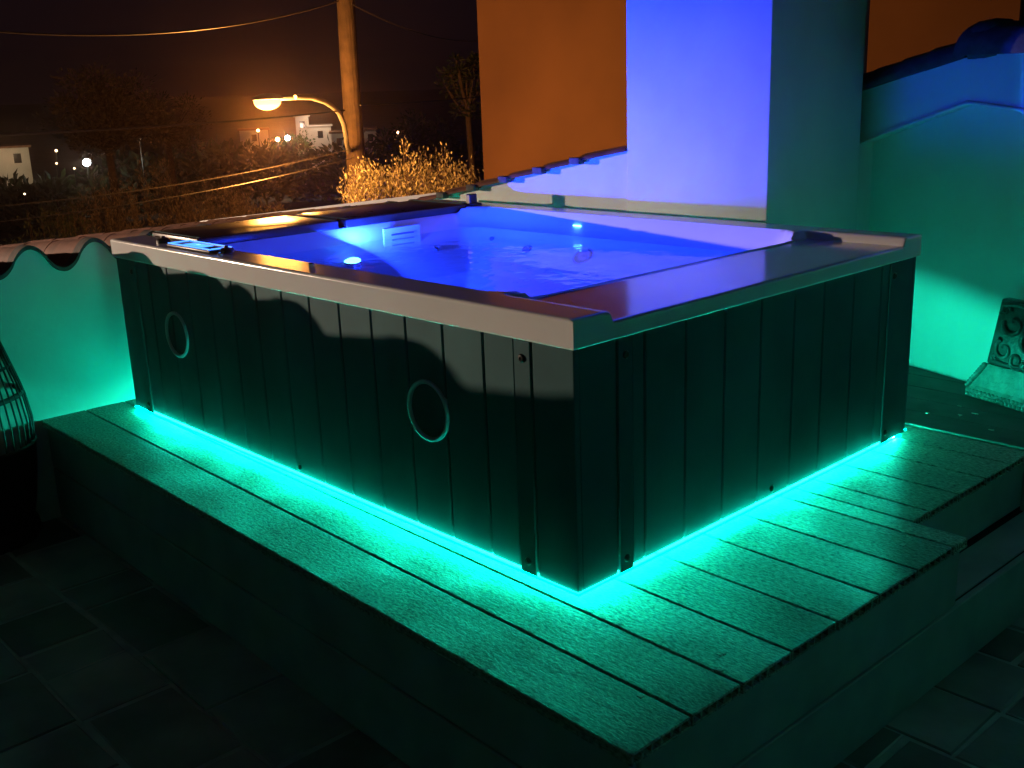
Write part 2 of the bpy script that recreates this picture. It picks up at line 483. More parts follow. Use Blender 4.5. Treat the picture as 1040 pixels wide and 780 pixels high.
# narrow raised fixing strips beside the corner trims
STR = [('x', -.192, -.136, 0, -1), ('x', -2.327, -2.272, 0, -1), ('y', .146, .198, 0, 1), ('y', 1.452, 1.50, 0, 1)]
for ax, a, c, pl, sg in STR:
    q = MB()
    if ax == 'x': q.box(a, c, -.006, -.0005, SK0 - .006, H - .001, .002)
    else: q.box(.0005, .006, a, c, SK0 - .006, H - .001, .002)
    T(q.build('fixing_strip', M['trim'], tub))
def screw(ax, t, z):
    q = MB()
    m3 = Matrix.Rotation(R(90), 3, 'X') if ax == 'x' else Matrix.Rotation(R(90), 3, 'Y')
    c = (t, -.006, z) if ax == 'x' else (.006, t, z)
    q.lathe([(.0105, -.001), (.0105, .002), (.008, .0045), (.004, .005), (.0035, .003), (.001, .003)], 14, c, m3)
    T(q.build('screw', M['screw'], tub))
for z in (.575, .052):
    screw('x', -.164, z); screw('x', -2.30, z); screw('y', .172, z); screw('y', 1.476, z)
def cap(ax, t, z):
    q = MB()
    m3 = Matrix.Rotation(R(90), 3, 'X') if ax == 'x' else Matrix.Rotation(R(90), 3, 'Y')
    c = (t, -.001, z) if ax == 'x' else (.001, t, z)
    q.lathe([(.009, -.001), (.009, .003), (.006, .005), (.001, .005)], 12, c, m3)
    T(q.build('screw', M['screw'], tub))
cap('x', -1.22, .045); cap('y', .82, .045)

# led strips tucked under the cladding on the four sides
ins, zz = .042, .012
for nm, (x0, x1, y0, y1) in dict(a=(-L + ins, -ins, ins, ins + .006), b=(-ins - .006, -ins, ins + .008, W - ins - .008),
                                 c=(-L + ins, -.64, W - ins - .006, W - ins), d=(-L + ins, -L + ins + .006, ins + .008, W - ins - .008)).items():
    q = MB(); q.box(x0, x1, y0, y1, .003, .014)
    T(q.build('led_strip', M['led'], tub, smooth=False))
q = MB(); q.box(-.62, -.008, W - .040, W - .035, .0025, .006)
T(q.build('led_strip', M['led_back'], tub, smooth=False))
# glowing edging along the lower rim of the cladding, added to light the walls
for (x0, x1, y0, y1) in ((-L - .006, .006, -.006, -.001), (.001, .006, -.0005, W - .03), (-L - .006, -.62, W + .001, W + .006), (-L - .006, -L - .001, -.0005, W + .0005)):
    q = MB(); q.box(x0, x1, y0, y1, SK0 - .010, SK0 - .0065)
    T(q.build('led_fill_edge', M['led_fill'], tub, smooth=False))
q = MB(); q.box(-.61, .005, W + .0035, W + .0065, SK0 + .001, SK0 + .0045)  # rear piece, added to brighten the back wall
T(q.build('led_fill_edge', M['led_fill'], tub, smooth=False))
q = MB()
q.box(-L + .075, -.075, .075, W - .075, 0.002, .10)
T(q.build('base', M['cavity'], tub, smooth=False))
q = MB()   # underside plate that carries the cladding
q.box(-L + .02, -.02, .02, W - .02, .10, .104)
T(q.build('floor_plate', M['cavity'], tub, smooth=False))

# basin fittings: placed on the moulded surface
def surf(px, py):
    d = ray(px, py); t = 1.5
    while t < 6:
        p = CAM + d * t
        if p.x < .0 and p.y > .0 and p.z < tub_z(p.x, p.y): break
        t += .003
    e = .03
    n = Vector((-(tub_z(p.x + e, p.y) - tub_z(p.x - e, p.y)) / (2 * e), -(tub_z(p.x, p.y + e) - tub_z(p.x, p.y - e)) / (2 * e), 1)).normalized()
    return p, n
def disc(px, py, prof, name, m, parent, tilt=0.0):
    p, n = surf(px, py)
    n = (n + (CAM - p).normalized() * tilt).normalized()
    if 'light' in name or name == 'lens': n = (Vector((0, 0, 1)) + (CAM - p).normalized() * .22).normalized()
    if name == 'jet': p = p + n * .004
    m3 = n.to_track_quat('Z', 'Y').to_matrix()
    q = MB(); q.lathe(prof, 24, p, m3)
    o = q.build(name, m, parent)
    if parent is tub: T(o)
    return o, p, n
lamp_o, lamp_p, lamp_n = disc(358, 267, [(.040, -.03), (.040, .006), (.036, .010), (.001, .010)], 'underwater_light', M['chrome'], tub, .0)
disc_l, _, _ = disc(358, 267, [(.034, .0), (.034, .012), (.026, .014), (.001, .0145)], 'lens', M['pool_led'], lamp_o, .0)
for (px, py, r) in ((592, 262, .042), (535, 254, .020), (443, 253, .014), (500, 243, .010),):
    o, _, _ = disc(px, py, [(r, -.03), (r, .003), (r * .8, .006), (r * .62, .002), (r * .3, .002), (.001, .005)], 'jet', M['jet'], tub, .2)
# skimmer grille on the left end wall
q = MB()
yc, zc, xx = 1.065, .600, BX0 + .038
q.box(xx, xx + .008, yc - .10, yc + .10, zc - .045, zc + .05, .004)
sk = T(q.build('skimmer', M['acrylic'], tub))
q = MB()
for k in range(3): q.box(xx + .008, xx + .012, yc - .06, yc + .06, zc - .03 + k * .022, zc - .024 + k * .022, .001)
q.build('grille', M['jet'], sk)
# small light under the far edge
q = MB(); q.box(-1.40, -1.36, BY1 - .026, BY1 - .016, .642, .647, .002)
T(q.build('edge_light', M['pool_led'], tub))
# control pad on the near band
q = MB(); q.box(-2.015, -1.695, .012, .106, TOP + .001, TOP + .012, .005, 2)
pad = T(q.build('control_pad', M['black'], tub))
tag(pad, 'control pad with glowing blue outline')
q = MB()
for a, c, d, e_ in ((-2.01, -1.70, .016, .024), (-2.01, -1.70, .094, .102), (-2.01, -1.996, .026, .092), (-1.714, -1.70, .026, .092)):
    q.box(a, c, d, e_, TOP + .0125, TOP + .0155, .001)
q.build('lit_outline', M['pad_glow'], pad)
q = MB(); q.box(-1.93, -1.79, .036, .080, TOP + .0125, TOP + .014, .001)
q.build('display', M['pad_glow'], pad)
q = MB()
for k, (u, v) in enumerate(((-1.86, .060),)):
    q.box(u - .008, u + .008, v - .006, v + .006, TOP + .0142, TOP + .0155, .001)
q.build('icon', M['pad_icon'], pad)
for (u, v, r) in ((-2.14, .062, .026), (-1.68, .068, .022)):
    q = MB(); q.lathe([(r, 0), (r, .010), (r * .8, .016), (r * .35, .018), (r * .3, .024), (.001, .025)], 24, (u, v, TOP))
    T(q.build('air_knob', M['black'], tub))
q = MB(); q.lathe([(.009, 0), (.009, .004), (.005, .007), (.001, .007)], 16, (-1.19, .088, TOP))
T(q.build('air_button', M['chrome'], tub))
q = MB(); q.lathe([(.009, 0), (.009, .004), (.005, .007), (.001, .007)], 16, (-1.655, .03, TOP))
T(q.build('air_button', M['chrome'], tub))
# dark hinge post on the far left corner of the basin
q = MB(); q.box(-2.075, -2.045, 1.49, 1.535, TOP, TOP + .052, .004).box(-2.10, -2.02, 1.485, 1.54, TOP, TOP + .012, .003)
T(q.build('hinge', M['black'], tub))

# water
q = MB()
N = 40
cx, cy = (BX0 + BX1) / 2, (BY0 + BY1) / 2
vs = []
for k in range(160):
    a = 2 * PI * k / 160
    dx, dy = math.cos(a), math.sin(a)
    lo, hi = 0, 1.4
    for _ in range(24):
        m_ = (lo + hi) / 2
        if tub_z(cx + dx * m_, cy + dy * m_) < .602: lo = m_
        else: hi = m_
    vs.append((cx + dx * (hi - .0005), cy + dy * (hi - .0005), .602))
q.bm.faces.new([q.bm.verts.new(v) for v in vs])
water = q.build('water', M['water'], None, smooth=False, recalc=False)
tag(water, kind='structure')

# two folded cover boards that rest on the left end
def cover(y0, y1, label, z0):
    q = MB()
    q.box(-.125, .255, y0, y1, 0, .036, .006, 3)
    o = q.build('cover_board', M['cover'])
    o.location = (-2.30, 0, z0)
    for yy in (y0 + .012, y1 - .012):
        q = MB(); q.tube([(-.118, yy, .0365), (.248, yy, .0365)], .002, 6)
        q.build('seam', M['trim'], o)
    tag(o, label, 'tub cover', 'folded dark cover boards on the end of the tub')
    return o
cover(.15, .775, 'dark brown cover board nearer the control pad, catching an orange lamp reflection', SHELF + .0015)
cover(.81, 1.47, 'dark brown cover board nearer the white parapet, at the far end of the tub', SHELF + .0015)

# ------------------------------------------------------------------ deck
deck = empty('wooden_deck', (0, 0, 0), -.020)
tag(deck, 'low timber-look composite deck of long boards carrying the glowing hot tub', 'deck')
DX0, DX1 = -2.60, .500
rows = [-.376, -.200, -.036, .145, .328, .512, .697, .960 - .075, .965]
rows = [-.376, -.196, -.034, .146, .330, .512, .697, .885]
def board(x0, x1, y0, y1, z=0.0):
    q = MB(); g = .0028
    q.box(x0, x1, y0 + g, y1 - g, z - .006, z, .0024)
    q.box(x0 + .0, x1, y0 + g, y1 - g, z - .026, z - .020, .001)
    n = 6
    for k in range(n + 1):
        yy = y0 + g + .001 + (y1 - y0 - 2 * g - .008) * k / n
        q.box(x0 + .001, x1 - .001, yy, yy + .006, z - .0205, z - .0055)
    q.box(x0 + .05, x1 - .05, y0 + .012, y1 - .012, z - .0200, z - .0062)
    return q.build('deck_board', M['deck'], deck, smooth=False)
for y0, y1 in zip(rows, rows[1:]): board(DX0, DX1 + random.uniform(-.003, .003), y0, y1)
board(DX0, DX1, .885, .968)
for y0, y1 in ((.968, 1.068), (1.068, 1.245), (1.245, 1.42), (1.42, 1.592), (1.592, 1.742)):
    board(DX0, .342, y0, y1)
# slightly raised strip at the foot of the back wall
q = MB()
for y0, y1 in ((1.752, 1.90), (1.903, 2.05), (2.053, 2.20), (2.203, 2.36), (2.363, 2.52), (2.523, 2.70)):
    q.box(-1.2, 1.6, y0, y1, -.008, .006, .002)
q.build('raised_boards', M['deck_shaded'], deck)
# fascia boards
q = MB()
for z0, z1 in ((-.200, -.030), (-.408, -.206)):
    q.box(DX0, DX1 - .022, -.356, -.336, z0, z1, .003)
q.build('front_fascia', M['riser'], deck)
q = MB()
q.box(DX1 - .032, DX1 - .014, -.334, .955, -.200, -.030, .003)
q.box(DX1 - .032, DX1 - .012, -.334, 3.4, -.408, -.206, .003)
q.box(.322, DX1 - .034, .936, .954, -.200, -.030, .003)
q.box(.302, .320, .95, 3.4, -.200, -.030, .003)
q.box(.342, DX1 - .0345, .956, 3.4, -.2065, -.2005, .001)
q.build('side_fascia', M['riser'], deck)
q = MB()
q.box(DX0, .295, -.330, 1.75, -.40, -.028)
q.box(.297, DX1 - .036, -.330, .93, -.40, -.028)
q.box(.30, DX1 - .036, .932, 3.4, -.40, -.21)
q.box(-1.2, .298, 1.753, 3.4, -.40, -.012)
q.build('substructure', M['cavity'], deck, smooth=False)
q = MB(); q.box(.322, 1.6, 1.752, 2.75, -.40, -.0085)
q.build('substructure', M['riser'], deck, smooth=False)

# crumbs on the deck
q = MB()
spots = [(-2.15, -.27), (-2.1, -.25), (-1.9, -.27), (-1.88, -.29), (-1.85, -.26), (.42, -.05), (.44, -.03), (.40, .02), (.42, .8), (.38, .88), (.41, .86), (.05, 1.95), (.08, 2.0), (.0, 2.05), (-.05, 1.9), (.38, -.22), (-1.2, -.3), (.2, 1.85)]
for x, y in spots:
    for _ in range(3):
        a = random.uniform(0, PI); s_ = random.uniform(.0015, .0045)
        z = .007 if y > 1.75 else .001
        q.box(x + random.uniform(-.012, .012) - s_, x + s_, y + random.uniform(-.01, .01) - s_ * .6, y + s_ * .6, z, z + .002, .0004, 1)
tag(q.build('crumbs', M['debris']), 'pale crumbs of dry leaf scattered on the deck boards', 'debris', kind='stuff')

# ------------------------------------------------------------------ terrace floor
FZ = -.41
q = MB()
rr = random.Random(3)
def paver(x0, x1, y0, y1):
    g = rr.uniform(.005, .010); j = .007
    c = [(x0 + g, y0 + g), (x1 - g, y0 + g), (x1 - g, y1 - g), (x0 + g, y1 - g)]
    c = [(a + rr.uniform(-j, j) * .7, b_ + rr.uniform(-j, j) * .7) for a, b_ in c]
    t = .004; z = FZ + rr.uniform(-.002, .002); bm = q.bm
    cx_, cy_2 = (x0 + x1) / 2, (y0 + y1) / 2
    bot = [bm.verts.new((a, b_, FZ - .02)) for a, b_ in c]
    mid = [bm.verts.new((a, b_, z - .003)) for a, b_ in c]
    top = [bm.verts.new((a + math.copysign(t, cx_ - a), b_ + math.copysign(t, cy_2 - b_), z)) for a, b_ in c]
    for A_, B_ in ((bot, mid), (mid, top)):
        for k in range(4): bm.faces.new((A_[k], A_[(k + 1) % 4], B_[(k + 1) % 4], B_[k]))
    bm.faces.new(top)
y = -7.9
while y < 2.7:
    h = rr.choice((.20, .26, .32)); x = -2.6 + rr.uniform(-.2, 0)
    while x < 5.1:
        w_ = rr.choice((.20, .28, .36, .42))
        if x + w_ > -2.55: paver(max(x, -2.59), x + w_, y, y + h)
        x += w_
    y += h
fl = q.build('terrace_floor', M['paver'])
tag(fl, kind='structure')
q = MB(); q.box(-2.62, 7.2, -8.2, 6.2, FZ - .25, FZ - .005)
tag(q.build('floor_slab', M['grout'], None, smooth=False), kind='structure')

# ------------------------------------------------------------------ left wall with scalloped tile crown
XW = -2.60
def wave(y):
    # tile ends: rounded crests, the crest nearest the tub at y=-.02
    t = (y + .018) / .25
    c = math.cos(2 * PI * t)
    return .618 + .050 * (abs(c) ** .8) * (1 if c > 0 else -1)
lw = empty('boundary_wall', (XW, -3, FZ))
tag(lw, 'low white plaster wall with scalloped tile crown left of the tub, washed green', 'wall')
def Wp(o, loc): o.location = -Vector(loc); return o
q = MB(); bm = q.bm
ys = [-6.5 + i * .0125 for i in range(int((8.2) / .0125) + 1)]
fr, bk_ = [], []
for y in ys:
    fr.append((bm.verts.new((XW, y, FZ - .2)), bm.verts.new((XW, y, wave(y)))))
    bk_.append((bm.verts.new((XW - .16, y, FZ - .2)), bm.verts.new((XW - .16, y, wave(y)))))
for k in range(len(ys) - 1):
    bm.faces.new((fr[k][0], fr[k + 1][0], fr[k + 1][1], fr[k][1]))
    bm.faces.new((bk_[k][0], bk_[k][1], bk_[k + 1][1], bk_[k + 1][0]))
    bm.faces.new((fr[k][1], fr[k + 1][1], bk_[k + 1][1], bk_[k][1]))
Wp(q.build('plaster_face', M['plaster'], lw, angle=60), (XW, -3, FZ))
def wavesheet(x0, x1, off, th, drop, name, m):
    q = MB(); bm = q.bm
    xs = [x0, x1]
    rows_ = []
    for x in xs:
        f = (x - x0) / (x1 - x0)
        rows_.append(([bm.verts.new((x, y, wave(y) + off - drop * f)) for y in ys], [bm.verts.new((x, y, wave(y) + off + th - drop * f)) for y in ys]))
    (a0, a1), (b0, b1) = rows_
    for k in range(len(ys) - 1):
        bm.faces.new((a0[k], a1[k], a1[k + 1], a0[k + 1]))
        bm.faces.new((b0[k], b0[k + 1], b1[k + 1], b1[k]))
        bm.faces.new((a1[k], b1[k], b1[k + 1], a1[k + 1]))
        bm.faces.new((a0[k], a0[k + 1], b0[k + 1], b0[k]))
    return q.build(name, m, lw, angle=60)
Wp(wavesheet(XW + .012, XW - .05, .001, .016, .0, 'tile_edge', M['tile_edge']), (XW, -3, FZ))
for k in range(4):
    Wp(wavesheet(XW - .052 - .34 * k, XW - .052 - .34 * k - .36, -.004 - k * .035, .016, .040, 'tile_course', M['terracotta']), (XW, -3, FZ))

q = MB(); q.box(XW - .16, XW, -6.5, -1.42, .50, 1.9, .01)  # unseen taller piece added to block lamp light from the right side
Wp(q.build('light_block_section', M['plaster'], lw), (XW, -3, FZ))

# ------------------------------------------------------------------ back parapet (sloping, tiled) and tower
YB = 1.76
pw = empty('parapet_wall', (-1.9, YB, FZ))
tag(pw, 'white parapet behind the tub sloping down to the left under a tile coping, violet blue', 'wall')
q = MB()
pts = [(-5.2, YB, -1.5), (-.66, YB, -1.5), (-.66, YB, .94), (-1.33, YB, .94), (-2.35, YB, .733), (-5.2, YB, .40)]
q.prism(pts, (0, .20, 0))
Wp(q.build('plaster_face', M['plaster'], pw, smooth=False), (-1.9, YB, FZ))
# coping: overlapping barrel tiles running down the slope
sl = Vector((-1.02, 0, -.207)).normalized()
p0 = Vector((-1.335, YB + .075, .935))
nt_ = 9
for k in range(nt_):
    a = p0 + sl * (.235 * k)
    c = a + sl * .265
    q = MB(); bm = q.bm
    rings = []
    for p, r, lift in ((a, .098, .004), (c, .112, .012)):
        ring = []
        for s_, rr in ((1, r), (0, r - .014)):
            for i in range(13):
                th = PI * i / 12 if s_ else PI * (12 - i) / 12
                ring.append(bm.verts.new(p + Vector((0, math.cos(th) * rr * 1.05, math.sin(th) * rr * .30 + lift - .012))))
        rings.append(ring)
    n = len(rings[0])
    for i in range(n):
        bm.faces.new((rings[0][i], rings[0][(i + 1) % n], rings[1][(i + 1) % n], rings[1][i]))
    bm.faces.new(rings[0][::-1]); bm.faces.new(rings[1])
    Wp(q.build('coping_tile', M['terracotta'], pw, angle=60), (-1.9, YB, FZ))
    q = MB()
    q.box(-.03, .03, -.02, .02, -.018, .012, .006, 2)
    for v in q.bm.verts: v.co += c + Vector((-.005, -.112, .004))
    Wp(q.build('mortar', M['tile_edge'], pw), (-1.9, YB, FZ))

tw = MB()
TX0, TX1, TY0, TY1 = -1.333, -.648, 1.742, 2.41
tw.box(TX0, TX1, TY0, TY1, FZ, 4.2, .008, 2)
tw.box(-1.30, -1.12, TY1 - .05, 3.3, FZ, 4.15, .008, 2)  # unseen rear wing added to block the street lamp from the back wall
tower = tw.build('chimney_tower', M['plaster_dark'])
tag(tower, 'tall square plaster chimney tower behind the tub, one side violet and the other dark green', 'tower')

# ------------------------------------------------------------------ right wall with recessed panel
A = Vector((-.363, 2.399, 0)); B = Vector((.165, 2.217, 0))
u = (B - A).normalized(); nrm = Vector((u.y, -u.x, 0))  # towards the terrace
rwang = math.atan2(u.y, u.x)
def s_of(px, py):
    d = ray(px, py); n = Vector((-u.y, u.x, 0))
    t = (A - CAM).dot(n) / d.dot(n); p = CAM + d * t
    return (p - A).dot(u), p.z
# local frame: X along the wall, Y into the wall, Z up
rw = empty('back_wall', A, rwang)
tag(rw, 'white plaster wall with recessed panel and stepped tile coping behind the right of the tub', 'wall')
s0, z0 = s_of(862, 95); s1, z1 = s_of(985, 56)
n0, m0 = s_of(874, 145); n1, m1 = s_of(984, 104); n2, m2 = s_of(1040, 112)
SL = -.62
REC = .07
END = .82
def slope_top(s): return z0 + (z1 - z0) * (s - s0) / (s1 - s0)
# the face is built round the niche
q = MB()
def slab(pts, y0, y1):
    q.prism([(a, y0, b) for a, b in pts], (0, y1 - y0, 0))
slab([(SL, -.3), (n0, -.3), (n0, m0), (SL, m0)], 0, .2)
slab([(SL, m0 + .0005), (n0, m0 + .0005), (n1, m1), (n1, slope_top(n1)), (SL, slope_top(SL))], 0, .2)
slab([(n1 + .0005, m1), (n2, m2), (END, m2 - .35), (END, z1 + .02), (n1 + .0005, z1 + .02)], 0, .2)
q.build('plaster_face', M['plaster'], rw, smooth=False)
q = MB()
slab([(n0 - .02, -.3), (END, -.3), (END, 1.0), (n1, m1 + .02), (n0 - .02, m0 + .02)], REC, REC + .14)
q.build('recessed_panel', M['plaster'], rw, smooth=False)
q = MB(); q.tube([(n0, -.004, .02), (n0, -.004, m0), (n1, -.004, m1), (n2, -.004, m2), (END, -.004, m2 - .35)], .008, 8)  # moulding added to catch light along the panel edge
q.build('light_catch_bead', M['plaster'], rw)
# coping
def barrel(a, b, r0, r1, squash=.75, lift=0.0):
    q = MB(); bm = q.bm
    d = (b - a).normalized(); side = Vector((0, 1, 0)); up = side.cross(d); up = up if up.z > 0 else -up
    rings = []
    for p, r in ((a, r0), (b, r1)):
        ring = []
        for i in range(14):
            th = PI * i / 13
            ring.append(bm.verts.new(p + side * math.cos(th) * r + up * math.sin(th) * r * squash))
        for i in range(14):
            th = PI * (13 - i) / 13
            ring.append(bm.verts.new(p + side * math.cos(th) * (r - .016) + up * (math.sin(th) * (r - .016) * squash)))
        rings.append(ring)
    n = len(rings[0])
    for i in range(n):
        bm.faces.new((rings[0][i], rings[0][(i + 1) % n], rings[1][(i + 1) % n], rings[1][i]))
    bm.faces.new(rings[0][::-1]); bm.faces.new(rings[1])
    for v in bm.verts:
        v.co += noise.noise_vector(v.co * 9) * .004
    return q
cy_ = .075
ns = 4
for k in range(ns):
    sa = s0 - .01 + (n1 - .03 - s0) * k / ns; sb = s0 - .01 + (n1 - .03 - s0) * (k + 1.18) / ns
    a = Vector((sa, cy_, slope_top(sa) - .012)); b_ = Vector((sb, cy_, slope_top(sb) - .008))
    barrel(a, b_, .118, .104).build('coping_tile', M['tile_edge'], rw, angle=60)
for k in range(8):
    sa = n1 - .02 + .30 * k
    a = Vector((sa, cy_, z1 + .0)); b_ = Vector((sa + .34, cy_, z1 + .0 - .004))
    barrel(a, b_, .15 if k == 0 else .125, .13 if k == 0 else .115, .8).build('coping_tile', M['tile_edge'], rw, angle=60)
q = MB(); q.lathe([(.001, -.02), (.085, -.01), (.10, .03), (.09, .085), (.055, .115), (.001, .125)], 18, (n1 + .04, cy_ - .02, z1 - .0))
for v in q.bm.verts: v.co += noise.noise_vector(v.co * 14) * .012
q.build('mortar_knob', M['tile_edge'], rw, angle=60)

# ------------------------------------------------------------------ ochre house behind
YH = 8.5
hl = on(486, 60, 1, YH).x
hr = on(1036, 20, 1, YH + .0).x
house = empty('ochre_house', ((hl + hr) / 2, YH, -4.5))
tag(house, 'ochre rendered house wall rising behind the parapet and the tower', 'house')
q = MB(); q.box(hl, hr, YH, YH + 6, -4.5, 3.6, .01)
Wp(q.build('wall', M['ochre'], house), house.location)
q = MB(); q.prism([(hl - .3, YH - .3, 3.605), (hr + .3, YH - .3, 3.605), (hr + .3, YH + 3, 4.9), (hl - .3, YH + 3, 4.9)], (0, 0, .12))
q.prism([(hl - .3, YH + 3.002, 4.9), (hr + .3, YH + 3.002, 4.9), (hr + .3, YH + 6.3, 3.605), (hl - .3, YH + 6.3, 3.605)], (0, 0, .12))
Wp(q.build('roof', M['terracotta'], house), house.location)

# unseen turquoise walls added to bounce green light onto tub and deck
q = MB(); q.box(-2.2, 2.35, -4.4, -4.15, FZ - .2, 1.3, .01)
hw = q.build('rear_bounce_wall', M['green_bounce']); tag(hw, 'unseen turquoise wall behind the camera, added to bounce green light', 'wall')
q = MB(); q.box(2.15, 2.35, -4.145, 1.9, FZ - .2, 1.45, .01)
hw = q.build('side_bounce_wall', M['green_bounce']); tag(hw, 'unseen turquoise wall on the right of the terrace, added to bounce green light', 'wall')
# our own building under the terrace
q = MB(); q.box(-2.61, 7.2, -8.2, 6.2, -4.6, FZ - .26)
tag(q.build('terrace_building', M['plaster']), 'plaster storey that carries the tiled terrace', 'building')

# ------------------------------------------------------------------ ornament against the right wall
orn = empty('relief_ornament', (0, 0, 0), rwang)
tag(orn, 'dark embossed relief ornament with a pale beaded flared foot, leaning against the wall', 'ornament')
p = on(980, 401, 2, .006)
sO = (p - A).dot(u)
yO = (p - A).dot(Vector((-u.y, u.x, 0)))
base = A + u * (sO) + Vector((-u.y, u.x, 0)) * yO; base.z = .006
orn.location = base
M['orn'] = mat('cast stone', (0.05, 0.05, 0.048), 0.35, var=.5, vscale=22, bump=.8, bscale=55, bdist=.006)
M['orn_pale'] = mat('pale cast stone', (0.19, 0.19, 0.18), 0.4, var=.35, vscale=30, bump=.7, bscale=80, bdist=.004)
WID = .46
dep = max(.03, -yO - .008)
q = MB(); bm = q.bm
secs = [(0, 0, .0), (.0, 0, .030), (.018, .008, .045), (.040, .016, .085), (.058, .022, .12), (.062, .026, .135)]
rings = []
for ins_, yi, z in secs:
    rings.append([bm.verts.new(v) for v in ((ins_, yi, z), (WID - ins_, yi, z), (WID - ins_, dep, z), (ins_, dep, z))])
for a, c in zip(rings, rings[1:]):
    for k in range(4): bm.faces.new((a[k], a[(k + 1) % 4], c[(k + 1) % 4], c[k]))
bm.faces.new(rings[0][::-1]); bm.faces.new(rings[-1])
q.build('foot', M['orn_pale'], orn, smooth=False)
q = MB()
for k in range(26):
    for r_ in range(2):
        xx_ = .010 + k * .018 + (.009 if r_ else 0)
        if xx_ > WID - .01: continue
        m_ = Matrix.Translation((xx_, -.001, .010 + r_ * .015))
        bmesh.ops.create_icosphere(q.bm, subdivisions=2, radius=.0085, matrix=m_)
for k in range(9):
    f = k / 8
    bmesh.ops.create_icosphere(q.bm, subdivisions=2, radius=.011, matrix=Matrix.Translation((.004 + f * .056, .004 + f * .016, .044 + f * .085)))
q.build('beading', M['orn_pale'], orn)
q = MB()
q.box(.060, WID - .06, .028, dep, .1355, .385, .008, 2)
for v in q.bm.verts:
    if v.co.z > .3: v.co.x += (.030 if v.co.x < WID / 2 else -.030) * (v.co.z - .13) / .25
    v.co.y += (v.co.z - .13) * .06
q.build('relief_panel', M['orn'], orn)
q = MB()
def curl(x, z, r, a0, turns, w):
    pts = []
    for i in range(22):
        f = i / 21; a = a0 + turns * 2 * PI * f; rr = r * (1 - .75 * f)
        zz_ = z + math.sin(a) * rr
        pts.append((x + math.cos(a) * rr, .026 + (zz_ - .13) * .06, zz_))
    q.tube(pts, [w * (1 - .5 * i / 21) for i in range(22)], 8)
for c_ in ((.13, .20, .040, 2, 1.1, .010), (.19, .17, .035, 0, -1.2, .010), (.16, .30, .045, 3, 1.0, .011), (.24, .24, .05, 1, 1.3, .012),
           (.12, .345, .022, 0, 1, .008), (.30, .19, .04, 2, -1, .010), (.30, .31, .04, 0, 1.1, .010), (.095, .16, .016, 1, 1, .006)):
    curl(*c_)
q.tube([(.10, .026, .152), (.20, .026, .148), (.36, .026, .15)], .006, 8)
q.tube([(.10, .036, .33), (.11, .039, .362), (.16, .040, .37), (.30, .040, .37)], .008, 8)
q.build('scrollwork', M['orn'], orn)

# ------------------------------------------------------------------ floor lantern on the left
lb = on(-14, 548, 2, FZ)
dist_l = math.hypot(lb.x - CAM.x, lb.y - CAM.y)
lan = empty('floor_lantern', lb); lan.scale = (1.07, 1.07, 1.09)
tag(lan, 'tall black bullet-shaped slatted floor lantern standing at the left edge of the deck', 'lantern')
HT = 1.02
def lr(z):
    # outline of the lantern
    P = [(0, .155), (.06, .188), (.07, .188), (.10, .178), (.33, .215), (.42, .218), (.52, .205), (.70, .155), (.84, .100), (.94, .052), (1.0, .02)]
    for (a, ra), (b, rb) in zip(P, P[1:]):
        if z <= b: return ra + (rb - ra) * (z - a) / (b - a)
    return .02
kR = 1.0
q = MB()
q.lathe([(.001, 0), (.18, 0), (.19, .02), (.185, .05), (.172, .06), (.19, .14), (.208, .26), (.217, .345), (.209, .345), (.20, .28), (.001, .27)], 40)
q.build('lower_body', M['rattan'], lan, angle=50)
q = MB()
ns_ = 44
for k in range(ns_):
    a = 2 * PI * k / ns_
    pts = []
    for i in range(12):
        z = .34 + (.80 - .34) * i / 11
        r_ = lr(z) - .003
        pts.append((math.cos(a) * r_, math.sin(a) * r_, z))
    q.tube(pts, .0036, 5)
q.build('slats', M['rattan'], lan)
q = MB()
q.lathe([(lr(.74) + .003, .74), (lr(.84) + .004, .84), (lr(.93) + .004, .93), (.028, .99), (.001, 1.0), (.001, .985), (.02, .975), (lr(.93) - .004, .925), (lr(.84) - .004, .838), (lr(.74) - .006, .74)], 40, closed=True)
q.build('top_cap', M['rattan'], lan, angle=60)
for z_, r_, w_ in ((.52, lr(.52) - .012, .010), (.345, lr(.345) - .002, .008), (.62, lr(.62) - .008, .006)):
    q = MB(); q.lathe([(r_ + w_ * math.cos(t), z_ + w_ * math.sin(t)) for t in [2 * PI * i / 8 for i in range(8)]], 40, closed=True)
    q.build('hoop', M['rattan'], lan)
q = MB(); q.lathe([(.045, .28), (.045, .42), (.03, .44), (.001, .44)], 16)
q.build('candle', mat('wax', (.6, .55, .45), .5, var=.05), lan)

# unseen screen added beyond the end of the back wall to bounce green light
sc_a = Vector((.44, 2.22, 0)); sc_b = Vector((2.14, 1.95, 0)); sd = (sc_b - sc_a)
scr = empty('bounce_screen', (*sc_a.xy, FZ), math.atan2(sd.y, sd.x))
tag(scr, 'unseen turquoise board screen right of the back wall, added to bounce green light', 'screen')
q = MB()
nb = 12
for k in range(nb):
    w_ = sd.length / nb
    q.box(k * w_ + .003, (k + 1) * w_ - .003, 0, .022, .02, 1.85, .003)
q.build('boards', M['green_bounce'], scr, smooth=False)
for z_ in (.3, 1.5):
    q = MB(); q.box(0, sd.length, .0225, .06, z_, z_ + .08, .003)
    q.build('rail', M['green_bounce'], scr, smooth=False)

